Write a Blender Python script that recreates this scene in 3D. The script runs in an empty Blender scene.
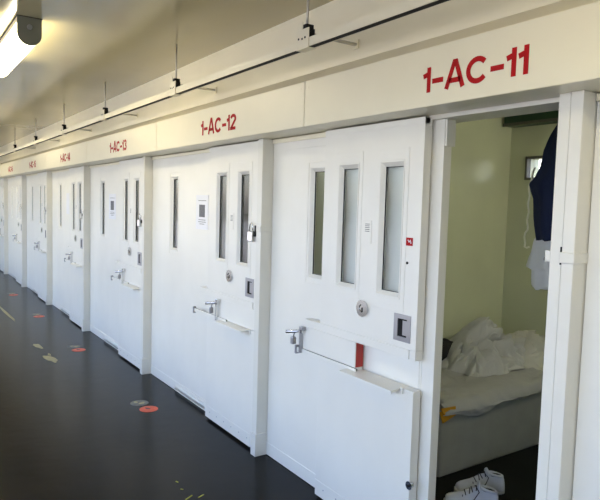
import bpy, bmesh, math, random
from mathutils import Vector, Matrix, noise
random.seed(4)
PI = math.pi
C = bpy.context.scene.collection
S = bpy.context.scene

# ------------------------------------------------------------------ camera
R = ((0.82669485, -0.5619427, 0.02821402), (-0.01866661, -0.07750934, -0.99681686), (0.56234081, 0.82353671, -0.07456614))
cam = bpy.data.objects.new('camera', bpy.data.cameras.new('camera')); C.objects.link(cam)
M3 = Matrix((R[0], [-a for a in R[1]], [-a for a in R[2]])).transposed()
cam.matrix_world = Matrix.Translation((-1.93, 0, 1.65)) @ M3.to_4x4()
cam.data.sensor_width = 36; cam.data.lens = 595 / 600 * 36; cam.data.clip_start = .02
S.camera = cam
# ------------------------------------------------------------------ sky, sun, exposure
W = bpy.data.worlds.new('sky'); S.world = W; W.use_nodes = True
nt = W.node_tree; bg = nt.nodes['Background']
sk = nt.nodes.new('ShaderNodeTexSky'); sk.sky_type = 'NISHITA'
sk.sun_disc = False; sk.sun_elevation = math.radians(52); sk.sun_rotation = math.radians(75); sk.air_density = 1.0; sk.dust_density = 1.5; sk.ozone_density = 1.5
tint = nt.nodes.new('ShaderNodeMix'); tint.data_type = 'RGBA'; tint.blend_type = 'MULTIPLY'; tint.inputs[0].default_value = 1
tint.inputs[7].default_value = (1.04, .96, 1.04, 1)
nt.links.new(sk.outputs[0], tint.inputs[6]); nt.links.new(tint.outputs[2], bg.inputs[0]); bg.inputs[1].default_value = 0.48
sd = bpy.data.lights.new('sun', 'SUN'); sun = bpy.data.objects.new('sun', sd); C.objects.link(sun)
sd.energy = 7.0; sd.angle = .01; sd.color = (1, .93, .80)
sun.rotation_euler = Vector((.62, .16, .78)).to_track_quat('Z', 'Y').to_euler(); sun.location = (6, 2, 9)
S.view_settings.view_transform = 'Standard'; S.view_settings.look = 'None'; S.view_settings.gamma = 1
S.view_settings.use_curve_mapping = False
S.view_settings.exposure = 1.03
S.cycles.max_bounces = 10; S.cycles.diffuse_bounces = 6; S.cycles.sample_clamp_indirect = 6

# ------------------------------------------------------------------ materials
def mat(name, col, rough=.5, metal=0, noise_amt=0, nscale=6, bump=0, bscale=60, emit=None, estr=0, trans=0, dirt=None, spec=.5):
    m = bpy.data.materials.new(name); m.use_nodes = True
    n = m.node_tree.nodes; l = m.node_tree.links; b = n['Principled BSDF']
    b.inputs['Base Color'].default_value = (*col, 1); b.inputs['Roughness'].default_value = rough
    b.inputs['Metallic'].default_value = metal; b.inputs['Specular IOR Level'].default_value = spec
    tc = n.new('ShaderNodeTexCoord')
    if noise_amt:
        t = n.new('ShaderNodeTexNoise'); t.inputs['Scale'].default_value = nscale; t.inputs['Detail'].default_value = 6
        l.new(tc.outputs['Object'], t.inputs['Vector'])
        r = n.new('ShaderNodeValToRGB')
        r.color_ramp.elements[0].position = .3; r.color_ramp.elements[1].position = .7
        r.color_ramp.elements[0].color = (*[c * (1 - noise_amt) for c in (dirt or col)], 1); r.color_ramp.elements[1].color = (*col, 1)
        l.new(t.outputs['Fac'], r.inputs[0]); l.new(r.outputs[0], b.inputs['Base Color'])
    if bump:
        t = n.new('ShaderNodeTexNoise'); t.inputs['Scale'].default_value = bscale; t.inputs['Detail'].default_value = 4
        l.new(tc.outputs['Object'], t.inputs['Vector'])
        bp = n.new('ShaderNodeBump'); bp.inputs['Strength'].default_value = bump; bp.inputs['Distance'].default_value = .01
        l.new(t.outputs['Fac'], bp.inputs['Height']); l.new(bp.outputs[0], b.inputs['Normal'])
    if emit:
        b.inputs['Emission Color'].default_value = (*emit, 1); b.inputs['Emission Strength'].default_value = estr
    if trans: b.inputs['Transmission Weight'].default_value = trans
    return m
DOOR = mat('door_paint', (.83, .81, .735), .32, noise_amt=.05, nscale=3, bump=.08, bscale=14)
CREAM = mat('header_paint', (.85, .80, .62), .35, noise_amt=.04, nscale=4, bump=.08, bscale=14)
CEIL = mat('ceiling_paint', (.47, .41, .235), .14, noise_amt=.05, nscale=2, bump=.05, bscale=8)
POST = mat('post_paint', (.78, .76, .68), .35, noise_amt=.04, nscale=5, bump=.05, bscale=20)
GREEN = mat('cell_wall_paint', (.62, .64, .46), .26, noise_amt=.08, nscale=3, bump=.12, bscale=14)
CONC = mat('bunk_paint', (.33, .33, .30), .5, noise_amt=.12, nscale=8, bump=.15, bscale=30)
FLOOR = mat('sealed_floor', (.014, .014, .014), .22, noise_amt=.35, nscale=5, bump=.10, bscale=7, spec=.10)
CELLF = mat('cell_floor_paint', (.008, .009, .008), .5, noise_amt=.3, nscale=6, spec=.12)
RED = mat('red_paint', (.42, .004, .006), .6, spec=.2)
SLOTRED = mat('red_edge_paint', (.45, .02, .01), .4, noise_amt=.3, nscale=20)
CHROME = mat('chrome', (.72, .72, .72), .18, 1)
STEEL = mat('brushed_steel', (.42, .42, .44), .35, 1)
GALV = mat('galvanised_rod', (.50, .48, .42), .45, .5)
DARK = mat('dark_metal_and_slot_shade', (.012, .012, .012), .6, spec=.15)
SEAM = mat('shadow_gap_and_print', (.10, .095, .08), .8)  # shade of slots and rail groove as colour, also the notice print
GLASS = mat('door_glass', (.88, .92, .92), .03, trans=1); GLASS.node_tree.nodes['Principled BSDF'].inputs['IOR'].default_value = 1.25
PAPER = mat('paper', (.82, .82, .84), .7)
INK = mat('ink', (.12, .12, .14), .7, noise_amt=.6, nscale=60, dirt=(.5, .5, .5))
ORANGE = mat('orange_vinyl', (.75, .10, .035), .4, noise_amt=.2, nscale=30)
GREYV = mat('worn_grey_vinyl', (.20, .21, .20), .5, noise_amt=.6, nscale=30)
YEL = mat('worn_cream_paint', (.45, .42, .24), .6, noise_amt=.3, nscale=20)
YEL2 = mat('yellow_plastic', (.42, .42, .04), .5)
SHEET = mat('grey_sheet', (.41, .41, .41), .85, noise_amt=.06, nscale=5, bump=.2, bscale=90)
BLANKET = mat('blanket_cloth', (.52, .52, .51), .85, noise_amt=.05, nscale=5, bump=.2, bscale=90)
SHEETW = mat('white_sheet', (.56, .55, .50), .85, bump=.2, bscale=90)
NAVY = mat('navy_cloth', (.008, .018, .07), .8, bump=.3, bscale=120)
WHITEC = mat('white_cloth', (.86, .88, .94), .8, bump=.2, bscale=90)
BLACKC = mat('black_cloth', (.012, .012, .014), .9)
FOLD = mat('yellow_folder', (.62, .30, .02), .5, noise_amt=.15, nscale=10)
SHOE = mat('white_leather', (.58, .60, .68), .55, noise_amt=.12, nscale=14, bump=.1)
SOLE = mat('off_white_rubber', (.66, .66, .64), .6)
LACE = mat('dark_lace', (.05, .05, .07), .8)
CORD = mat('white_cord', (.85, .85, .70), .8)
LENS = mat('lamp_diffuser', (.95, .95, .9), .3, emit=(1, .88, .60), estr=10)
CAPM = mat('lamp_end_cap', (.20, .20, .15), .4, noise_amt=.1)
LAMPW = mat('lamp_housing_paint', (.7, .68, .58), .4)
OUTW = mat('outer_wall_paint', (.72, .69, .60), .45, noise_amt=.05)
GROUND = mat('yard_concrete', (.42, .40, .36), .8, noise_amt=.2, nscale=.7)
DGREEN = mat('dark_green_shade', (.02, .06, .03), .5)
FRAMEM = mat('window_frame_metal', (.10, .10, .08), .5)

# ------------------------------------------------------------------ mesh helpers
def box(bm, x0, x1, y0, y1, z0, z1, bev=0):
    v = [bm.verts.new((x, y, z)) for x in (x0, x1) for y in (y0, y1) for z in (z0, z1)]
    f = [bm.faces.new([v[i] for i in q]) for q in ((0, 1, 3, 2), (4, 6, 7, 5), (0, 4, 5, 1), (2, 3, 7, 6), (0, 2, 6, 4), (1, 5, 7, 3))]
    if bev:
        es = {e for g in f for e in g.edges}
        bmesh.ops.bevel(bm, geom=list(es), offset=bev, segments=2, affect='EDGES', profile=.6)
    return bm
def tube(bm, pts, r, n=10, rads=None):
    pts = [Vector(p) for p in pts]; rings = []; up = None
    for i, p in enumerate(pts):
        d = (pts[min(i + 1, len(pts) - 1)] - pts[max(i - 1, 0)]).normalized()
        if up is None: up = d.orthogonal().normalized()
        up = (up - d * up.dot(d)).normalized(); s = d.cross(up); rr = rads[i] if rads else r
        rings.append([bm.verts.new(p + (up * math.cos(2 * PI * k / n) + s * math.sin(2 * PI * k / n)) * rr) for k in range(n)])
    for a, b in zip(rings, rings[1:]):
        for k in range(n): bm.faces.new((a[k], a[(k + 1) % n], b[(k + 1) % n], b[k])).smooth = True
    bm.faces.new(rings[0][::-1]); bm.faces.new(rings[-1]); return bm
def disc(bm, c, r, axis, t, n=32, r_in=0, sy=1):
    """round plate, its axis along x or z; r_in leaves a hole"""
    c = Vector(c)
    def pt(a, rr, d):
        u, w = math.cos(a) * rr, math.sin(a) * rr
        return c + (Vector((d, u, w)) if axis == 'x' else Vector((u, w, d)))
    def ring(rr, d): return [bm.verts.new(pt(2 * PI * k / n, rr, d)) for k in range(n)]
    e = min(t * .3, r * .1)
    o0, o1, o2 = ring(r, 0), ring(r, t - e), ring(r - e, t)
    i2 = ring(r_in, t) if r_in else None; i0 = ring(r_in, 0) if r_in else None
    for k in range(n):
        j = (k + 1) % n
        bm.faces.new((o0[k], o0[j], o1[j], o1[k])); bm.faces.new((o1[k], o1[j], o2[j], o2[k]))
        if r_in: bm.faces.new((o2[k], o2[j], i2[j], i2[k])); bm.faces.new((i2[k], i2[j], i0[j], i0[k])); bm.faces.new((i0[k], i0[j], o0[j], o0[k]))
    if not r_in: bm.faces.new(o2); bm.faces.new(o0[::-1])
    return bm
def prism(bm, prof, y0, y1):
    """closed outline in (x, z) swept along y"""
    a = [bm.verts.new((x, y0, z)) for x, z in prof]; b = [bm.verts.new((x, y1, z)) for x, z in prof]; n = len(prof)
    for k in range(n): bm.faces.new((a[k], a[(k + 1) % n], b[(k + 1) % n], b[k]))
    bm.faces.new(a[::-1]); bm.faces.new(b); return bm
def grid_slab(bm, ys, zs, holes, x0, x1):
    """slab in the yz plane cut into cells, the cells in holes left open"""
    V = {}
    def v(i, j, k):
        if (i, j, k) not in V: V[i, j, k] = bm.verts.new(((x0, x1)[k], ys[i], zs[j]))
        return V[i, j, k]
    full = lambda i, j: 0 <= i < len(ys) - 1 and 0 <= j < len(zs) - 1 and (i, j) not in holes
    for i in range(len(ys) - 1):
        for j in range(len(zs) - 1):
            if not full(i, j): continue
            for k in (0, 1): bm.faces.new([v(i, j, k), v(i + 1, j, k), v(i + 1, j + 1, k), v(i, j + 1, k)])
            for di, dj, q in ((-1, 0, ((i, j), (i, j + 1))), (1, 0, ((i + 1, j), (i + 1, j + 1))), (0, -1, ((i, j), (i + 1, j))), (0, 1, ((i, j + 1), (i + 1, j + 1)))):
                if not full(i + di, j + dj): bm.faces.new([v(*q[0], 0), v(*q[1], 0), v(*q[1], 1), v(*q[0], 1)])
    return bm
def obj(name, bm, m, parent=None, loc=None, bev=0, **props):
    bmesh.ops.recalc_face_normals(bm, faces=bm.faces)
    me = bpy.data.meshes.new(name); bm.to_mesh(me); bm.free()
    for q in (m if isinstance(m, (list, tuple)) else [m]): me.materials.append(q)
    o = bpy.data.objects.new(name, me); C.objects.link(o)
    if parent: o.parent = parent
    if loc: o.location = loc
    if bev:
        b = o.modifiers.new('bevel', 'BEVEL'); b.width = bev; b.segments = 2; b.limit_method = 'ANGLE'
    for k, w in props.items(): o[k] = w
    return o
def B(): return bmesh.new()
def bx(*a, **k): return box(bmesh.new(), *a, **k)
def struct(name, bm, m, parent=None, **k): 
    o = obj(name, bm, m, parent, **k)
    if not parent: o['kind'] = 'structure'
    return o
def thing(name, label, cat, loc=(0, 0, 0), group=None, kind=None, rotz=0):
    o = bpy.data.objects.new(name, None); C.objects.link(o); o.location = loc; o.rotation_euler = (0, 0, rotz); o.empty_display_size = .1
    o['label'] = label; o['category'] = cat
    if group: o['group'] = group
    if kind: o['kind'] = kind
    return o
def tag(o, label, cat, group=None):
    o['label'] = label; o['category'] = cat
    if group: o['group'] = group
    return o
def copy_tree(o, parent=None):
    c = o.copy(); C.objects.link(c)
    if parent: c.parent = parent
    for ch in [q for q in bpy.data.objects if q.parent == o]: copy_tree(ch, c)
    return c

# ------------------------------------------------------------------ layout constants (metres)
SP = 2.155; N = 7                       # cell pitch; cells 11..17
P = lambda k: 1.155 + SP * k if k < 1 else 3.275 + SP * (k - 1)
HJ = lambda k: 2.635 + SP * (k - 1)     # header joints
YN, YF = -3.0, 16.27; ZC = 2.76; XL = -3.3; XB = 2.45; ZCC = 2.44

# ------------------------------------------------------------------ the setting
struct('floor', bx(XL - .2, XB + .15, YN - .15, YF + .15, -.12, 0), FLOOR)
struct('wall_ground', bx(-40, XL - .2, -30, 50, -.2, -.06), GROUND).name = 'floor_yard'
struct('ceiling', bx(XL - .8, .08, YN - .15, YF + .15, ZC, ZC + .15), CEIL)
struct('wall_upper', bx(.0535, .215, YN, YF, 2.068, ZC), CREAM)
struct('ceiling_cells', bx(.1, XB + .15, YN, YF, ZCC, ZCC + .12), GREEN)
struct('ceiling_roof', bx(.16, XB + .6, YN - .15, YF + .15, ZC, ZC + .15), OUTW)
struct('wall_far', bx(XL - .2, XB + .15, YF, YF + .15, 0, ZC), CREAM)
struct('wall_near', bx(XL - .2, XB + .15, YN - .15, YN, 0, ZC), CREAM)
# back wall with the slit window of the open cell
WY0, WY1, WZ0, WZ1 = 2.86, 3.075, 1.93, 2.095
struct('wall_back', grid_slab(B(), [YN, WY0, WY1, YF], [0, WZ0, WZ1, ZC], {(1, 1)}, XB, XB + .15), GREEN)
w = thing('window_1', 'small slit window high in the back wall of the open cell', 'window', (XB, (WY0 + WY1) / 2, WZ0), kind='structure')
hw = (WY1 - WY0) / 2; hh = WZ1 - WZ0
obj('window_frame', grid_slab(B(), [-hw - .015, -hw + .004, hw - .004, hw + .015], [-.015, .004, hh - .004, hh + .015], {(1, 1)}, -.02, .03), FRAMEM, w)
obj('window_pane', bx(.08, .084, -hw, hw, 0, hh), GLASS, w)
for k in range(0, N + 1):               # walls between the cells
    struct('wall_partition', bx(.13, XB, P(k) - .02 if k else P(0) - .07, P(k) + .06 if k else P(0) + .0, 0, ZCC), GREEN).name = 'wall_between_cells_%d' % (k + 1)
struct('floor_cell', bx(.10, XB, P(0), P(1) - .02, 0, .004), CELLF)
# left side of the corridor: posts and low wall, open to the yard
struct('wall_left', bx(XL - .15, XL, YN, YF, 0, .45), OUTW)
struct('wall_left_upper', bx(XL - .15, XL, YN, YF, 2.45, ZC), OUTW)
k = 0; y = YN + .2
while y < YF:
    struct('trim_%d' % (30 + k), bx(XL - .13, XL - .02, y - .06, y + .06, .45, 2.45), OUTW); y += 2.6; k += 1
struct('trim_50', bx(XL - .10, XL - .05, YN, YF, 1.43, 1.47), OUTW)

# header panels with the painted cell numbers -------------------------------------------------
def stroke(bm, pts, w, closed=False, t=.0012):
    """flat painted stroke in the (u, v) plane with mitred corners"""
    n = len(pts); L = []; Rr = []
    for i in range(n):
        p = Vector(pts[i]); a = Vector(pts[i - 1]) if i or closed else None; b = Vector(pts[(i + 1) % n]) if i < n - 1 or closed else None
        d1 = (p - a).normalized() if a is not None else (b - p).normalized()
        d2 = (b - p).normalized() if b is not None else d1
        n1 = Vector((-d1.y, d1.x)); n2 = Vector((-d2.y, d2.x)); m = (n1 + n2).normalized(); s = 1 / max(.35, m.dot(n1))
        L.append(p + m * w / 2 * s); Rr.append(p - m * w / 2 * s)
    def vv(q, d): return bm.verts.new((-d, -q.x, q.y))
    A = [[vv(L[i], t), vv(Rr[i], t), vv(Rr[i], 0), vv(L[i], 0)] for i in range(n)]
    for i in range(n if closed else n - 1):
        a, b = A[i], A[(i + 1) % n]
        for q in range(4): bm.faces.new((a[q], a[(q + 1) % 4], b[(q + 1) % 4], b[q]))
    if not closed: bm.faces.new(A[0]); bm.faces.new(A[-1][::-1])
def arc(cx, cy, rx, ry, a0, a1, n=14): return [(cx + rx * math.cos(math.radians(a0 + (a1 - a0) * i / n)), cy + ry * math.sin(math.radians(a0 + (a1 - a0) * i / n))) for i in range(n + 1)]
h = .10; sw = .0195; e = sw / 2
GL = {
 '1': (.036, [[(.026, 0), (.026, h)], [(.020, h - .020 - .008), (.004, h - .034)]]),
 '-': (.050, [[(.004, h * .42), (.046, h * .42)]]),
 'A': (.078, [[(.009, 0), (.036, h), (.0395, h)], [(.069, 0), (.042, h), (.0385, h)], [(.018, h * .30), (.060, h * .30)]]),
 'C': (.080, [arc(.040, h / 2, .031, h / 2 - e, 40, 320, 22)]),
 '2': (.064, [arc(.032, h - .030 , .022, .030 - e, 165, -20, 12) + [(.012, e + .002)], [(.004, e), (.056, e)]]),
 '3': (.062, [arc(.029, h - .028, .020, .028 - e, 160, -80, 12), arc(.029, .030, .022, .031 - e, 80, -160, 12)]),
 '4': (.066, [[(.045, 0), (.045, h)], [(.046, h - .006), (.008, .030)], [(.004, .028), (.060, .028)]]),
 '5': (.062, [[(.054, h - e), (.014, h - e)], [(.018, h - .004), (.013, .050)], arc(.029, .033, .022, .033 - e, 125, -160, 16)]),
 '6': (.062, [arc(.031, .032, .021, .032 - e, 0, 360, 18), arc(.040, .045, .031, .055 - e, 195, 75, 10)]),
 '7': (.062, [[(.006, h - e), (.056, h - e)], [(.050, h - e), (.024, 0)]]),
}
def lettering(txt, width, parent, yc, zc, x):
    tot = sum(GL[c][0] for c in txt); s = width / tot; bm = B(); u = 0
    for c in txt:
        for st in GL[c][1]: stroke(bm, [((u + a) * s, b) for a, b in st], sw)
        u += GL[c][0]
    return obj('lettering', bm, RED, parent, loc=(x, yc + width / 2, zc))
PROF = [(-.13, 0), (-.13, .236), (.053, .340), (.053, 0)]
ordn = 'nearest'
for k in range(0, N):
    y0, y1 = HJ(k), HJ(k + 1) if k < N - 1 else YF
    if k == 0: y0 = -.9
    num = 11 + k
    t = thing('header_panel', 'long cream header panel with 1-AC-%d painted on it in red' % num, 'header panel', (0, (y0 + y1) / 2, 2.066), 'cream header panels above the cell doors')
    L = (y1 - y0) / 2 - .003
    obj('panel', prism(B(), PROF, -L, L), CREAM, t, bev=.004)
    wd = .50 if k == 0 else .53
    yc = 1.53 - t.location.y if k == 0 else HJ(k) + 1.02 - t.location.y
    lettering('1-AC-%d' % num if num < 18 else '1-AC-17', wd, t, yc, .055, -.1305)
    bm = B()
    for q in (-1, 1):
        for zz in (.03, .2): disc(bm, (-.130, q * (L - .03), zz), .004, 'x', -.002, 10)
    obj('rivets', bm, CREAM, t, kind='stuff')

# posts between cells -------------------------------------------------------------------------
for k in range(0, N + 1):
    y = P(k)
    o = struct('trim_%d' % (k + 1), bx(0, .13, y, y + .046, 0, 2.066), POST, bev=.003)
    struct('strike_channel', bx(.006, .10, y + .050, y + (.095 if k == 0 else .070), .12, 2.066), POST, o, bev=.003)
    struct('post_sleeve', bx(-.008, .085, y - .006, y + .050, 1.475, 1.513), POST, o, bev=.003)
    struct('post_shoe', bx(-.010, .085, y - .008, y + .054, 0, .15), POST, o, bev=.003)
    bm = B()
    for zz in (.45, 1.0, 1.9): disc(bm, (.03, y - .0005, zz), .004, 'x', .002, 8)
    if k == 0:
        struct('hinge_plate', bx(.003, .02, y + .044, y + .054, 1.468, 1.531), DARK, o)
        struct('strike_latch', bx(.02, .05, y + .095, y + .125, 1.472, 1.515), POST, o, bev=.004)
        struct('latch_bolt', bx(.025, .045, y + .118, y + .130, 1.475, 1.487), DARK, o)
# far jamb and lintel of the open cell
for k in range(N): struct('trim_%d' % (20 + k), bx(.08, .13, P(k) + .685, P(k) + .760, 0, 2.048), DOOR, bev=.002)
struct('trim_15', bx(.055, .215, P(0) + .09, P(0) + .76, 2.048, 2.066), POST)
struct('trim_16', bx(.085, .14, P(0) + .675, P(0) + .69, 1.93, 2.046), POST)

# fixed panels --------------------------------------------------------------------------------
def rect_ring(bm, rects):
    """rings of four corners (x, y0, y1, z0, z1) bridged in turn"""
    Q = [[bm.verts.new((x, y, z)) for y, z in ((y0, z0), (y1, z0), (y1, z1), (y0, z1))] for x, y0, y1, z0, z1 in rects]
    for a, b in zip(Q, Q[1:]):
        for i in range(4): bm.faces.new((a[i], a[(i + 1) % 4], b[(i + 1) % 4], b[i]))
    return bm
def win_frame(name, parent, yc, x, wy=.17, zz=(1.225, 1.875)):
    """frame with sloped lips round a narrow pane; yc = centre"""
    a, c = zz; w = wy / 2
    o = obj(name, rect_ring(B(), [(x + .03, yc - w, yc + w, a, c), (x - .004, yc - w, yc + w, a, c), (x - .004, yc - w + .007, yc + w - .007, a + .007, c - .007),
        (x + .016, yc - .064, yc + .060, a + .026, c - .028), (x + .03, yc - .064, yc + .060, a + .026, c - .028), (x + .03, yc - w, yc + w, a, c)]), DOOR, parent)
    obj('gasket', grid_slab(B(), [yc - .064, yc - .0625, yc + .056, yc + .060], [a + .026, a + .028, c - .031, c - .028], {(1, 1)}, x + .0155, x + .020), DARK, o)
    obj('window_glass', bx(x + .020, x + .025, yc - .064, yc + .060, a + .026, c - .028), GLASS, o)
    return o
def fixed_panel(k, first=False):
    y0 = P(k) + .762; y1 = (P(k + 1) - .004) if k >= 0 else 0
    if k < 0: y0, y1 = -1.2, P(0) - .004
    t = thing('fixed_door_panel', 'x', 'panel', (.08, y0, 0), 'fixed panels beside the sliding cell doors')
    a = .845 + .0          # window centre above y0
    top = 2.062
    ww = y1 - y0
    wc = .853
    obj('panel', grid_slab(B(), [0, wc - .085, wc + .085, ww], [.075, 1.225, 1.875, top], {(1, 1)}, 0, .045), DOOR, t)
    win_frame('window_frame', t, wc, 0)
    obj('stiffener_plate', grid_slab(B(), [.01, wc - .1, wc + .1, ww - .16], [.20, 1.20, 1.9, 1.99], {(1, 1)}, -.003, 0), DOOR, t, bev=.0015)
    obj('top_channel', bx(-.012, 0, 0, ww, 2.036, top), CREAM, t, bev=.002)
    obj('kick_rail', grid_slab(B(), [0, .18, .79, ww], [.004, .012, .034, .085], {(1, 1)}, -.004, .045), DOOR, t)
    bm = B()
    for i in range(3): box(bm, -.008, .0, .20, .77, .036 + i * .011, .041 + i * .011)
    obj('vent_louvre', bm, DOOR, t)
    return t
wherep = ['partly hidden behind the open door of the cell marked 1-AC-11', 'with a paper notice, left of the door under 1-AC-12', 'with a paper notice, left of the door under 1-AC-13',
          'with a slim notice, left of the door under 1-AC-14', 'left of the door under 1-AC-15', 'left of the door under 1-AC-16', 'left of the door under 1-AC-17', 'at the far end of the row']
for k in range(N):
    fixed_panel(k)['label'] = 'white fixed metal panel with one slit window, ' + wherep[k]
t = thing('fixed_door_panel', 'blank white metal panel at the right edge, right of the open doorway', 'panel', (.08, -1.2, 0), 'fixed panels beside the sliding cell doors')
obj('panel', bx(0, .05, 0, P(0) - .004 + 1.2, .02, 2.062), DOOR, t)
obj('top_channel', bx(-.012, 0, 0, P(0) - .004 + 1.2, 2.036, 2.062), CREAM, t, bev=.002)

# sliding doors -------------------------------------------------------------------------------
WD = .738
def make_door():
    t = thing('door_2', 'x', 'door', (.02, 0, 0), kind='structure')
    # y runs from the leading edge (0) towards the far edge
    obj('upper_panel', grid_slab(B(), [0, .115, .285, .44, .61, WD], [1.0, 1.225, 1.875, 2.058], {(1, 1), (3, 1)}, 0, .045), DOOR, t, bev=.002)
    obj('middle_panel', bx(.001, .045, .42, WD, .812, 1.0), DOOR, t)
    obj('hatch_header', bx(-.004, .045, .040, .880, .957, 1.0), DOOR, t, bev=.0015)
    obj('edge_block', bx(0, .045, 0, .038, .957, .9995), DOOR, t)
    obj('lower_panel', bx(0, .045, 0, WD, .018, .812), DOOR, t, bev=.002)
    kp = obj('kick_plate', bx(-.003, 0, .045, WD - .004, .018, .105), DOOR, t, bev=.001)
    bm = B()
    for i in range(6): disc(bm, (-.003, .08 + i * .115, .07), .004, 'x', -.002, 8)
    obj('rivets', bm, STEEL, kp)
    obj('edge_strip', bx(-.003, 0, .0, .028, .018, .806), DOOR, t, bev=.001)
    for yc in (.20, .525):
        win_frame('window_frame', t, yc, 0)
        p = obj('rivet_plate', grid_slab(B(), [yc - .112, yc - .086, yc + .086, yc + .112], [1.165, 1.224, 1.876, 1.93], {(1, 1)}, -.0025, 0), DOOR, t, bev=.001)
        bm = B()
        for yy in (-.06, -.02, .02, .06):
            for zz in (1.19, 1.905): disc(bm, (-.0025, yc + yy, zz), .003, 'x', -.0015, 8)
        for i in range(5):
            for yy in (-.1, .1): disc(bm, (-.0025, yc + yy, 1.25 + i * .15), .003, 'x', -.0015, 8)
        obj('rivets', bm, DOOR, p)
    lk = obj('lock_cylinder', disc(B(), (0, .374, 1.142), .039, 'x', -.012, 32, .020), CHROME, t)
    obj('key_core', disc(B(), (-.002, .374, 1.142), .021, 'x', -.006, 24), CHROME, lk)
    obj('keyhole', bx(-.0095, -.0078, .370, .378, 1.122, 1.146), DARK, lk)
    hd = obj('recessed_pull', grid_slab(B(), [.036, .060, .120, .146], [1.030, 1.052, 1.136, 1.157], {(1, 1)}, -.004, .012), STEEL, t, bev=.001)
    obj('pull_cup', bx(-.0005, .001, .060, .120, 1.052, 1.136), DARK, hd)
    obj('pull_grip', bx(-.003, -.0006, .060, .088, 1.06, 1.13), STEEL, hd, bev=.001)
    it = obj('speaker_plate', bx(-.003, 0, .332, .402, 1.47, 1.585), DOOR, t, bev=.001)
    bm = B()
    for i in range(5): box(bm, -.0036, -.003, .345, .378, 1.53 + i * .009, 1.533 + i * .009)
    obj('slots', bm, SEAM, it)
    rl = obj('hatch_rail', box(box(B(), -.016, 0, .40, .945, .796, .802), -.016, -.010, .40, .945, .802, .824), DOOR, t, bev=.001)
    obj('rail_groove', bx(-.0105, -.002, .40, .94, .8025, .8225), SEAM, rl)
    obj('rail_stop', bx(-.022, 0, .935, .950, .785, .835), STEEL, rl)
    sh = obj('food_shelf', prism(B(), [(0, .812), (-.066, .806), (-.066, .790), (-.061, .790), (-.061, .800), (0, .804)], .080, .475), DOOR, t, bev=.001)
    obj('shelf_bracket', bx(-.008, 0, .066, .080, .785, .815), DOOR, sh)
    tp = obj('top_rail', bx(-.002, .03, .0, WD, 2.03, 2.058), DOOR, t)
    return t
def make_hatch(t, y, red=False):
    hp = obj('food_hatch', bx(-.0035 if not red else -.007, .045 if not red else .0, .002 if not red else y, y + .47, .816 if not red else .826, .9568), DOOR, t, bev=.0015)
    if red:
        obj('red_hatch_end', bx(.0, .046, y - .002, y + .005, .826, .955), SLOTRED, hp)
    yy = y + .475
    b = B(); box(b, -.032, -.008, yy - .006, yy + .002, .80, .945); box(b, -.034, -.006, yy - .030, yy + .002, .935, .957, bev=.003)
    lv = obj('lever_bracket', b, CHROME if not red else STEEL, hp)
    b = B(); tube(b, [(-.012, yy - .005, .93), (-.035, yy + .03, .922), (-.075, yy + .075, .915)], .010, 12); box(b, -.030, -.012, yy - .02, yy + .0, .915, .955, bev=.004)
    obj('lever_handle', b, CHROME, hp)
    b = B(); tube(b, [(-.02, yy + .01, .92), (-.03, yy + .035, .93), (-.04, yy + .045, .90), (-.04, yy + .045, .885)], .004, 8)
    box(b, -.055, -.03, yy + .032, yy + .058, .845, .888, bev=.005)
    obj('padlock', b, STEEL, hp)
    return hp
def make_padlock(t):
    b = B(); box(b, -.014, 0, .006, .022, 1.44, 1.512)
    h_ = obj('hasp', b, DARK, t)
    b = B(); tube(b, [(-.02, .03, 1.47), (-.02, .034, 1.515), (-.02, .052, 1.527), (-.02, .07, 1.515), (-.02, .074, 1.47)], .005, 8)
    obj('padlock_shackle', b, CHROME, h_)
    obj('padlock_body', bx(-.034, -.004, .022, .082, 1.405, 1.475, bev=.006), CHROME, h_)
# the closed door and its copies
d12 = make_door(); make_hatch(d12, .06); make_padlock(d12)
for k in range(1, N):
    d = d12 if k == 1 else copy_tree(d12)
    d.location = (.02, P(k) + .072, 0); d.name = 'door_%d' % (k + 1)
    d['label'] = 'closed white sliding cell door with two slit windows, under 1-AC-%d' % (11 + k)
    d['group'] = 'closed sliding cell doors'
# the open door
d11 = make_door(); d11.name = 'door_1'; d11.location = (.02, 1.900, 0)
d11['label'] = 'white sliding cell door pushed open, with red-edged food slot and red sticker'
make_hatch(d11, .417, True)
st = obj('red_sticker', bx(-.002, 0, .046, .092, 1.480, 1.517), RED, d11)
bm = B(); stroke(bm, [(-.055, 1.49), (-.06, 1.505), (-.068, 1.497), (-.076, 1.507)], .004, t=.003); obj('sticker_mark', bm, PAPER, st)
obj('screw', disc(B(), (0, .075, 1.40), .006, 'x', -.003, 10), DARK, d11)
kb = obj('edge_knob', disc(B(), (0, 0, .375), .014, 'x', -.02, 16), CHROME, d11); kb.rotation_euler = (0, 0, 0); kb.location = (.008, -.004, 0)
obj('knob_tip', disc(B(), (-.021, -.0, .375), .006, 'x', -.006, 12), DARK, kb)

# notices on the fixed panels
for k, (yc, wn, hn, lab) in enumerate([(P(1) + 1.045, .225, .27, 'white paper notice with a dark picture beside the door of 1-AC-12'),
        (P(2) + 1.23, .25, .28, 'white paper notice with a dark picture beside the door of 1-AC-13'),
        (P(3) + 1.13, .16, .29, 'slim white paper notice beside the door of 1-AC-14')]):
    t = thing('paper_notice', lab, 'notice', (.0765, yc, 1.44), 'paper notices taped to the fixed panels')
    obj('sheet', bx(-.0025, 0, -wn / 2, wn / 2, 0, hn), PAPER, t)
    if k < 2:
        obj('picture', bx(-.004, -.0025, -wn * .24, wn * .22, hn * .36, hn * .72), INK, t)
        for zz, ww in ((.83, .34), (.27, .3), (.21, .32), (.15, .2)): obj('print_line', bx(-.0032, -.0025, -wn * ww, wn * ww * .9, hn * zz, hn * zz + .004), SEAM, t)

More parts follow.
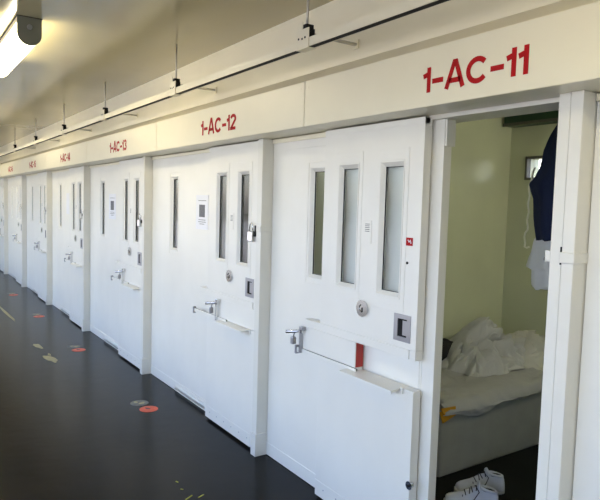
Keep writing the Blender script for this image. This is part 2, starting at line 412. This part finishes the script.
# ------------------------------------------------------------------ hung channel along the header
t = thing('cable_channel', 'long cream metal channel hung from the ceiling along the cell fronts', 'channel', (-.28, 0, 2.41))
L0, L1 = YN, YF
b = B(); box(b, 0, .004, L0, L1, 0, .042); box(b, .038, .042, L0, L1, 0, .042); box(b, .004, .038, L0, L1, .038, .042); pass
obj('channel', b, CREAM, t)
obj('slot_shade', bx(.0042, .0378, L0, L1, .001, .005), DARK, t)  # black strip stands in for the shade inside the open channel
names = ['on the nearest and largest hanger, over the joint between 1-AC-11 and 1-AC-12', 'just up and left of the number 1-AC-12', 'just above the number 1-AC-13', 'just above the number 1-AC-14', 'second from the left edge of the photo', 'nearest the left edge of the photo']
def make_hanger():
    t = thing('channel_hanger', 'x', 'hanger', (-.28, 0, 2.41), 'rod hangers carrying the cable channel')
    obj('rod', tube(B(), [(.022, 0, .075), (.022, 0, .35)], .006, 8), GALV, t)
    pl = obj('plate', bx(-.006, -.001, -.052, .052, -.006, .088, bev=.001), CREAM, t)
    obj('plate_foot', bx(-.006, .042, -.05, .05, -.006, -.002), CREAM, pl)
    bm = B()
    for yy, zz in ((-.025, .045), (.0, .042), (.03, .046)): disc(bm, (-.006, yy, zz), .005, 'x', -.002, 10)
    obj('holes', bm, DARK, pl)
    b = B(); box(b, -.002, .04, -.03, .03, .085, .110, bev=.002); box(b, .004, .036, -.045, -.015, .045, .085)
    obj('clamp', b, DARK, t)
    obj('ear', bx(-.006, -.001, .0, .045, .088, .125, bev=.001), CREAM, pl)
    ar = obj('arm', box(B(), .03, .332, -.010, .008, .066, .078), GALV, t)
    obj('arm_foot', bx(.326, .333, -.02, .02, .05, .095), CREAM, ar)
    return t
h0 = make_hanger()
for i, y in enumerate((2.44, 4.07, 5.79, 7.45, 9.15, 10.9)):
    hg = h0 if i == 0 else copy_tree(h0); hg.location = (-.28, y, 2.41); hg['label'] = 'ceiling rod hanger, ' + names[i].replace('on the nearest and largest hanger', 'the nearest')

# ------------------------------------------------------------------ ceiling lamp
def make_lamp():
    t = thing('ceiling_lamp', 'long glowing fluorescent lamp with rounded diffuser at the top left', 'lamp', (-1.22, 4.06, ZC))
    def u_prof(w, d, r, n=10): 
        pts = [(-w, 0), (-w, -(d - r))] + [(-w + (w - w * math.cos(a)) if 0 else -w * math.cos(a), -(d - r) - r * math.sin(a)) for a in [PI * i / (2 * n) for i in range(1, 2 * n)]] + [(w, -(d - r)), (w, 0)]
        return pts
    obj('housing', bx(-.068, .068, .012, 1.24, -.035, 0), LAMPW, t)
    obj('diffuser', prism(B(), [(x, z - .0) for x, z in u_prof(.066, .165, .066) if z < -.03] , .013, 1.239), LENS, t)
    for yy, q in ((0, -1), (1.24, 1)):
        c = obj('end_cap', prism(B(), u_prof(.071, .172, .071), yy, yy + .012), CAPM, t, bev=.001)
        sc_ = obj('cap_screw', disc(B(), (0, 0, 0), .016, 'z', .008, 20), STEEL, c, loc=(0, yy if q < 0 else yy + .012, -.062)); sc_.rotation_euler = (PI / 2 * (1 if q < 0 else -1), 0, 0)
    obj('trim_lip', bx(-.074, .074, .0, 1.252, -.004, 0), DARK, t)
    return t
lamp0 = make_lamp()
for y, lab in ((-.6, 'added unseen ceiling lamp overhead, for warm light'), (8.1, 'added unseen ceiling lamp, farther down the corridor'), (12.1, 'added unseen ceiling lamp, far down the corridor')):
    c = copy_tree(lamp0); c.location.y = y; c['label'] = lab  # copies added out of view for extra warm light

# ------------------------------------------------------------------ marks on the corridor floor
def blob(bm, cx, cy, rx, ry, rot=0, jag=.25, n=22, t=.0015, seed=0):
    pts = []
    for i in range(n):
        a = 2 * PI * i / n; r = 1 + jag * noise.noise(Vector((math.cos(a) * 1.7 + seed, math.sin(a) * 1.7, seed)))*2
        x, y = math.cos(a) * rx * r, math.sin(a) * ry * r
        pts.append((cx + x * math.cos(rot) - y * math.sin(rot), cy + x * math.sin(rot) + y * math.cos(rot)))
    a = [bm.verts.new((x, y, 0)) for x, y in pts]; b = [bm.verts.new((x, y, t)) for x, y in pts]
    for i in range(n): bm.faces.new((a[i], a[(i + 1) % n], b[(i + 1) % n], b[i]))
    bm.faces.new(b); bm.faces.new(a[::-1])
near = ['in front of the doors under 1-AC-12, nearest the camera', 'in front of the doors under 1-AC-13', 'in front of the doors under 1-AC-14', 'in front of the doors under 1-AC-15, farthest away']
for i, y in enumerate((4.48, 6.66, 8.83, 10.98)):
    t = thing('floor_sticker', 'round orange-red floor sticker ' + near[i], 'sticker', (-.285, y, 0.0002), 'round orange floor stickers')
    obj('disc', disc(B(), (0, 0, 0), .073, 'z', .0016, 36), ORANGE, t)
    b = B(); blob(b, -.004, .015, .012, .024, .5, .2, seed=i); obj('print', b, mat('sticker_print', (.05, .04, .05), .5) if i == 0 else bpy.data.materials['sticker_print'], t, loc=(0, 0, .0012))
    t = thing('worn_floor_sticker', 'worn grey round sticker by the orange one ' + near[i].replace(', nearest the camera', '').replace(', farthest away', ''), 'sticker', (-.290 if i else -.30, y + .175, 0.0002), 'worn grey floor stickers')
    obj('disc', disc(B(), (0, 0, 0), .073, 'z', .0012, 36), GREYV, t)
    b = B(); blob(b, .02, -.01, .03, .02, .7, .3, seed=i + 9); blob(b, -.02, .03, .015, .02, .2, .3, seed=i + 5); obj('print', b, YEL, t, loc=(0, 0, .001))
for i, (x, y, rx, ry, rot, lab) in enumerate([(-.634, 9.30, .022, .62, .02, 'long worn cream paint strip on the floor near the left edge'),
        (-.632, 7.04, .035, .13, .1, 'small worn cream patch on the dark floor, left of the larger one'), (-.60, 6.60, .012, .05, 0, 'tiny cream speck on the floor between two worn patches'), (-.622, 6.42, .045, .17, .12, 'larger jagged cream patch on the dark floor, below the small one')]):
    b = B(); blob(b, 0, 0, rx, ry, rot, .22, seed=i * 3); o = obj('paint_patch', b, YEL, loc=(x, y, .0002)); tag(o, lab, 'paint mark')
from math import cos, sin
for i, (x, y, rot, ln, lab) in enumerate([(-.578, 3.20, .9, .022, 'upper yellow scrap of tape on the floor at the bottom edge'), (-.59, 3.10, 1.2, .018, 'middle tiny yellow scrap of tape on the floor at the bottom edge'), (-.595, 2.99, -.5, .06, 'left yellow sliver of tape on the floor at the bottom edge'), (-.53, 2.97, -.6, .045, 'right yellow sliver of tape on the floor at the bottom edge')]):
    o = obj('tape_scrap', bx(-ln / 2, ln / 2, -.004, .004, 0, .001), YEL2, loc=(x, y, .0003)); o.rotation_euler = (0, 0, rot + 1); tag(o, lab, 'tape scrap', 'yellow tape scraps on the floor')

# ------------------------------------------------------------------ inside the open cell
CY1 = P(1) - .02                         # far wall of the cell
t = thing('bunk', 'painted concrete bunk along the far wall of the open cell', 'bunk', (.80, 2.42, .004))
obj('base', bx(0, XB - .80 - .002, 0, CY1 - 2.42 - .002, 0, .396, bev=.015), CONC, t)
def fbm(p, oct=4):
    s = 0; a = 1; q = Vector(p)
    for i in range(oct): s += a * noise.noise(q); q = q * 2.03 + Vector((3.1, 1.7, 5.2)); a *= .5
    return s
def ridge(p, oct=3):
    s = 0; a = 1; q = Vector(p)
    for i in range(oct): s += a * (1 - abs(noise.noise(q)) * 2.2); q = q * 1.9 + Vector((5.3, 2.1, 1.2)); a *= .5
    return s
def surf(nu, nv, f, thick=0, smooth=True):
    bm = B(); V = [[bm.verts.new(f(i / nu, j / nv)) for j in range(nv + 1)] for i in range(nu + 1)]
    for i in range(nu):
        for j in range(nv): bm.faces.new((V[i][j], V[i + 1][j], V[i + 1][j + 1], V[i][j + 1])).smooth = smooth
    return bm
# mattress under a sheet that hangs over the edge
def mat_f(u, v):
    x = .79 + u * (XB - .80 - .0); w = .78 + .20; s = v * w      # s along: hangs at the front first
    hang = -.012 + .065 * math.exp(-((x - 1.12) / .2) ** 2) + .03 * math.exp(-((x - 1.55) / .12) ** 2) + .008 * noise.noise(Vector((u * 14, 0, 3)))
    wv = .012 * noise.noise(Vector((x * 9, v * 2, 1))) + .018 * ridge((x * 3 + v * 4, v * 4 - x * 2, 2), 3)
    L = hang + .02
    if v < .12:
        q = v / .12; return Vector((x, 2.405 - .014 * math.sin(q * PI / 2) - wv * .6 , .405 - hang + q * (hang + .01)))
    if v < .2:
        q = (v - .12) / .08; a = q * PI / 2
        return Vector((x, 2.391 - wv * .6 * (1 - q) + .045 * (1 - math.cos(a)) , .415 + .045 * math.sin(a) + wv * q))
    q = (v - .2) / .8
    return Vector((x, 2.436 + q * (CY1 - 2.445), .46 + wv * 1.0 + .01 * fbm((x * 4, q * 4, 0)) - .02 * (u < .02)))
t = thing('mattress', 'thin mattress under a rumpled grey sheet on the bunk', 'mattress', (0, 0, 0))
o = obj('sheet', surf(170, 90, mat_f), SHEET, t)
sm = o.modifiers.new('solid', 'SOLIDIFY'); sm.thickness = .004; sm.offset = 1
obj('pad', bx(.83, XB - .02, 2.445, CY1 - .01, .400, .448, bev=.015), SHEET, t)

def heap(name, x0, x1, y0, y1, z0, hfun, m, lab, nu=130, nv=80, fold=.06, fs=4.5, seed=0):
    def f(u, v):
        p = Vector((u, v, 0)); wx = fbm((u * 2.2, v * 2.2, seed), 2) * .4; wy = fbm((u * 2.2, v * 2.2, seed + 7), 2) * .25
        env = min(1, 5 * u, 5 * (1 - u), 5 * v, 6 * (1 - v)); env = math.sin(env * PI / 2) if env < 1 else 1
        r = ridge(((u + wx) * fs, (v + wy) * fs * .7, seed), 3) - .8
        hgt = max(0, hfun(u, v)) * (env ** .6)
        z = z0 + hgt + fold * r * min(1, env * 1.5) 
        jx = .05 * noise.noise(Vector((u * 5, v * 5, seed + 3))) ; jy = .05 * noise.noise(Vector((u * 5, v * 5, seed + 11)))
        X = x0 + u * (x1 - x0) + jx + .05 * (r) * env * .6; Y = y0 + v * (y1 - y0) + jy - .04 * r * env
        return Vector((min(X, XB - .012), min(Y, CY1 - .012), max(z, z0 - .004)))
    o = obj(name, surf(nu, nv, f), m)
    s = o.modifiers.new('solid', 'SOLIDIFY'); s.thickness = .006; s.offset = 1
    ss = o.modifiers.new('sub', 'SUBSURF'); ss.levels = 1; ss.render_levels = 1
    return tag(o, lab, 'blanket')
g = lambda u, v, cu, cv, su, sv: math.exp(-((u - cu) / su) ** 2 - ((v - cv) / sv) ** 2)
ROLLS = [[(.04, .15), (.06, .45), (.16, .68), (.30, .70)], [(.12, .05), (.16, .35), (.28, .52), (.42, .48)], [(.22, .02), (.30, .25), (.42, .30), (.55, .18)], [(.30, .85), (.42, .62), (.50, .35), (.62, .08)],
         [(.52, .80), (.62, .55), (.74, .40), (.90, .42)], [(.66, .10), (.72, .30), (.86, .28), (.95, .12)], [(.44, .70), (.60, .72), (.78, .66), (.92, .75)]]
def rolls(u, v):
    best = 0
    for i, c in enumerate(ROLLS):
        for (a, b), (p, q) in zip(c, c[1:]):
            dx, dy = p - a, q - b; t = max(0, min(1, ((u - a) * dx + (v - b) * dy) / (dx * dx + dy * dy)))
            d2 = (u - a - t * dx) ** 2 + (v - b - t * dy) ** 2; best = max(best, (.055 + .012 * (i % 3)) * math.sqrt(max(0, 1 - d2 / .0042)))
    return best
heap('crumpled_blanket', 1.42, 2.30, 2.66, 3.20, .475, lambda u, v: .14 * g(u, v, .28, .5, .26, .42) + .15 * g(u, v, .42, .6, .10, .30) + .12 * g(u, v, .75, .45, .3, .4) + rolls(u, v), BLANKET,
     'crumpled grey blanket heaped on the bunk in the open cell', fold=.04, fs=8, seed=2.3, nu=200, nv=120)
heap('crumpled_sheet', 1.98, 2.44, 2.50, 3.18, .475, lambda u, v: .20 * g(u, v, .55, .5, .5, .5), SHEETW,
     'crumpled off-white sheet at the back of the bunk, right of the grey blanket', nu=70, nv=80, fold=.05, fs=7, seed=8.1)
# dark bundle against the wall
def ell(bm, c, r, n=24, m=14, jag=.1, seed=0, sq=1.0):
    rows = []
    for j in range(m + 1):
        ph = -PI / 2 + PI * j / m; row = []
        for i in range(n):
            th = 2 * PI * i / n; d = Vector((cos(ph) * cos(th), cos(ph) * sin(th), sin(ph)))
            d = Vector([math.copysign(abs(q) ** sq, q) for q in d])
            k = 1 + jag * fbm(d * 2.2 + Vector((seed, 0, 0)), 3)
            row.append(bm.verts.new((c[0] + d.x * r[0] * k, c[1] + d.y * r[1] * k, c[2] + d.z * r[2] * k)))
        rows.append(row)
    for a, b in zip(rows, rows[1:]):
        for i in range(n): bm.faces.new((a[i], a[(i + 1) % n], b[(i + 1) % n], b[i])).smooth = True
    bmesh.ops.remove_doubles(bm, verts=bm.verts, dist=1e-5)
    return bm
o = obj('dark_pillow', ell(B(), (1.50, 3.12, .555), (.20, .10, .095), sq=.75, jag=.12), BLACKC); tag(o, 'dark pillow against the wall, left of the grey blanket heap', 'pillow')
# folder sticking out under the mattress
t = thing('yellow_folder', 'orange-yellow folder sticking out under the mattress at the bunk corner', 'folder', (.78, 2.40, .426))
b = B(); prism(b, [(0, -.062), (.11, -.030), (.10, .01), (-.03, .012)], -.012, -.006); prism(b, [(.0, -.01), (.105, .002), (.10, .03), (-.03, .035)], -.018, -.013)
obj('cover', b, FOLD, t)
obj('paper_edge', prism(B(), [(.0, -.015), (.108, -.002), (.108, .003), (0, -.008)], -.017, -.0125), PAPER, t)

# sneakers
def shoe(loc, rot, lab):
    t = thing('sneaker', lab, 'shoe', loc, 'white sneakers on the cell floor', rotz=rot)
    # length along +x: heel at 0, toe at .29
    secs = [(0.000, .026, .070, .01), (.012, .034, .088, 0), (.05, .038, .092, 0), (.09, .037, .086, 0), (.13, .040, .098, 0), (.165, .045, .080, 0), (.20, .049, .062, 0), (.24, .047, .050, 0), (.27, .038, .042, 0), (.288, .020, .030, 0)]
    b = B(); rings = []; n = 18
    for x, w, hh, o_ in secs:
        ring = []
        for i in range(n):
            a = 2 * PI * i / n; yy = cos(a) * w; zz = sin(a)
            if zz > 0: yy *= (1 - .38 * zz * min(1, hh / .09)); z = .022 + (hh - .0) * zz ** .8
            else: z = .022 + .012 * zz
            yy += .006 * noise.noise(Vector((x * 30, a, rot)))
            ring.append(b.verts.new((x, yy, z)))
        rings.append(ring)
    for p_, q_ in zip(rings, rings[1:]):
        for i in range(n): b.faces.new((p_[i], p_[(i + 1) % n], q_[(i + 1) % n], q_[i])).smooth = True
    b.faces.new(rings[0]); b.faces.new(rings[-1][::-1])
    up = obj('upper', b, SHOE, t); ss = up.modifiers.new('s', 'SUBSURF'); ss.levels = ss.render_levels = 1
    b = B(); tube(b, [(.055 + .042 * cos(a), .024 * sin(a), .108 + .010 * cos(a * 1)) for a in [2 * PI * i / 20 for i in range(21)]], .008, 8)
    obj('collar', b, SHOE, t)
    b = B(); ell(b, (.055, 0, .103), (.038, .019, .008), jag=0); obj('lining', b, BLACKC, t)
    b = B(); ell(b, (.108, 0, .118), (.012, .026, .030), jag=.1); obj('tongue', b, SHOE, t)
    b = B()
    for i in range(5):
        x = .125 + i * .018; z = .122 - i * .010; s = 1 if i % 2 else -1
        tube(b, [(x, -.030, z - .014), (x + .006 * s, 0, z + .004), (x, .030, z - .014)], .0028, 6)
    tube(b, [(.125, 0, .122), (.11, .04, .105), (.13, .055, .08), (.15, .05, .045)], .0025, 6)
    obj('laces', b, LACE, t)
    b = B(); pts = []
    for k_ in range(28):
        a = 2 * PI * k_ / 28; x = .145 + .150 * cos(a); w = .040 + .010 * max(0, cos(a - .0)) ; pts.append((x, w * 1.08 * (abs(sin(a)) ** .7) * (1 if sin(a) > 0 else -1)))
    a_ = [b.verts.new((x, y, 0)) for x, y in pts]; c_ = [b.verts.new((x, y, .026)) for x, y in pts]
    for i in range(28): b.faces.new((a_[i], a_[(i + 1) % 28], c_[(i + 1) % 28], c_[i])).smooth = True
    b.faces.new(a_[::-1]); b.faces.new(c_); obj('sole', b, SOLE, t)
    return t
shoe((1.00, 2.10, .004), PI - .52, 'white laced sneaker nearer the bunk, its whole side in view')
shoe((.80, 1.985, .004), PI - .76, 'white laced sneaker at the bottom edge, in front of the other shoe')

# hanging clothes: a line along the cell, out of sight behind the jamb, carries them
o = obj('clothes_line', tube(B(), [(.20, 1.80, 2.30), (1.1, 1.80, 2.27), (XB - .001, 1.80, 2.30)], .003, 8), CORD); tag(o, 'thin clothes line strung across the open cell behind the door jamb', 'line')
def garment(name, prof, x, yr, tx, m, lab, cat, seed, amp=.02, freq=9):
    """cloth hanging in folds; prof = (z, y of the left edge)"""
    b = B(); rings = []; n = 44; lo = prof[-1][0]; hi = prof[0][0]; ns = 60
    def left(z):
        for (za, ya), (zb, yb) in zip(prof, prof[1:]):
            if za >= z >= zb: return ya + (yb - ya) * ((za - z) / (za - zb) if za > zb else 0)
        return prof[-1][1]
    for s in range(ns + 1):
        z = hi + (lo - hi) * s / ns; yl = left(z); cy = (yl + yr) / 2; ry = (yl - yr) / 2; ring = []
        k = min(1, s / 6 + .15)
        for i in range(n):
            a = 2 * PI * i / n; c, s_ = cos(a), sin(a)
            w = 1 + .16 * noise.noise(Vector((c * 2.4, s_ * 2.4, z * 2.0 + seed)))+ .12 * math.sin(a * freq + 3 * noise.noise(Vector((z * 2, seed, 0)))) * min(1, s / 20) * abs(s_)
            ring.append(b.verts.new((x + s_ * tx * w * k, cy + math.copysign(abs(c) ** .8, c) * ry * (1 if c > 0 else 1) + amp * noise.noise(Vector((a, z * 7, seed))), z + .03 * noise.noise(Vector((c * 2, s_ * 2, seed))) * (s / ns))))
        rings.append(ring)
    for p_, q_ in zip(rings, rings[1:]):
        for i in range(n): b.faces.new((p_[i], p_[(i + 1) % n], q_[(i + 1) % n], q_[i])).smooth = True
    b.faces.new(rings[0]); b.faces.new(rings[-1][::-1])
    return tag(obj(name, b, m), lab, cat)
garment('navy_jacket', [(2.30, 1.84), (2.20, 1.90), (2.10, 1.955), (1.99, 2.02), (1.90, 2.035), (1.84, 2.07), (1.815, 2.105), (1.77, 2.085), (1.73, 2.06), (1.66, 2.052), (1.58, 2.045), (1.50, 2.03)], 1.10, 1.60, .11, NAVY, 'dark navy jacket hanging in the open doorway', 'jacket', 1.3)
garment('white_shirt', [(1.525, 2.04), (1.48, 2.06), (1.42, 2.075), (1.335, 2.100), (1.325, 2.065), (1.24, 2.055), (1.225, 2.045)], 1.10, 1.66, .055, WHITEC, 'white shirt hanging below the navy jacket', 'shirt', 6.1, amp=.012)
pts = []
for i in range(24):
    q = i / 23; z = 1.90 - q * .45
    pts.append((1.06, 2.082 - .03 * max(0, 1 - q * 5) + .004 * sin(q * 31) + (.012 * q if q > .8 else 0), z))
pts += [(1.06, 2.077, 1.445), (1.06, 2.062, 1.452)]
o = obj('hanging_cord', tube(B(), pts, .0058, 8), CORD); tag(o, 'thin white cord dangling left of the navy jacket', 'cord')
# dark box standing in for the shade where wall and ceiling meet
t = thing('ceiling_edge_shade', 'dark green strip for the shaded ceiling edge at the back wall', 'shade_strip', (XB, 2.70, 2.36))
obj('box', bx(-.14, 0, -.55, .53, 0, .078), DGREEN, t, bev=.003)
obj('box_lip', bx(-.15, -.14, -.55, .53, -.004, .02), FRAMEM, t)

# unseen light added on the near partition to brighten the cell
t = thing('added_cell_light', 'added unseen light on the near wall of the open cell', 'lamp', (1.45, P(0) + .001, 2.05))
obj('housing', bx(0, .8, 0, .03, 0, .14, bev=.004), LAMPW, t)
obj('diffuser', bx(.01, .79, .03, .07, .01, .13, bev=.01), mat('added_cell_glow', (.9, .9, .85), .4, emit=(1, .95, .80), estr=11), t)
for x in (-.012, .802): obj('added_side_shield', bx(x, x + .010, 0, .26, -.02, .16), LAMPW, t)  # added shields keep the glow off the jamb and back wall
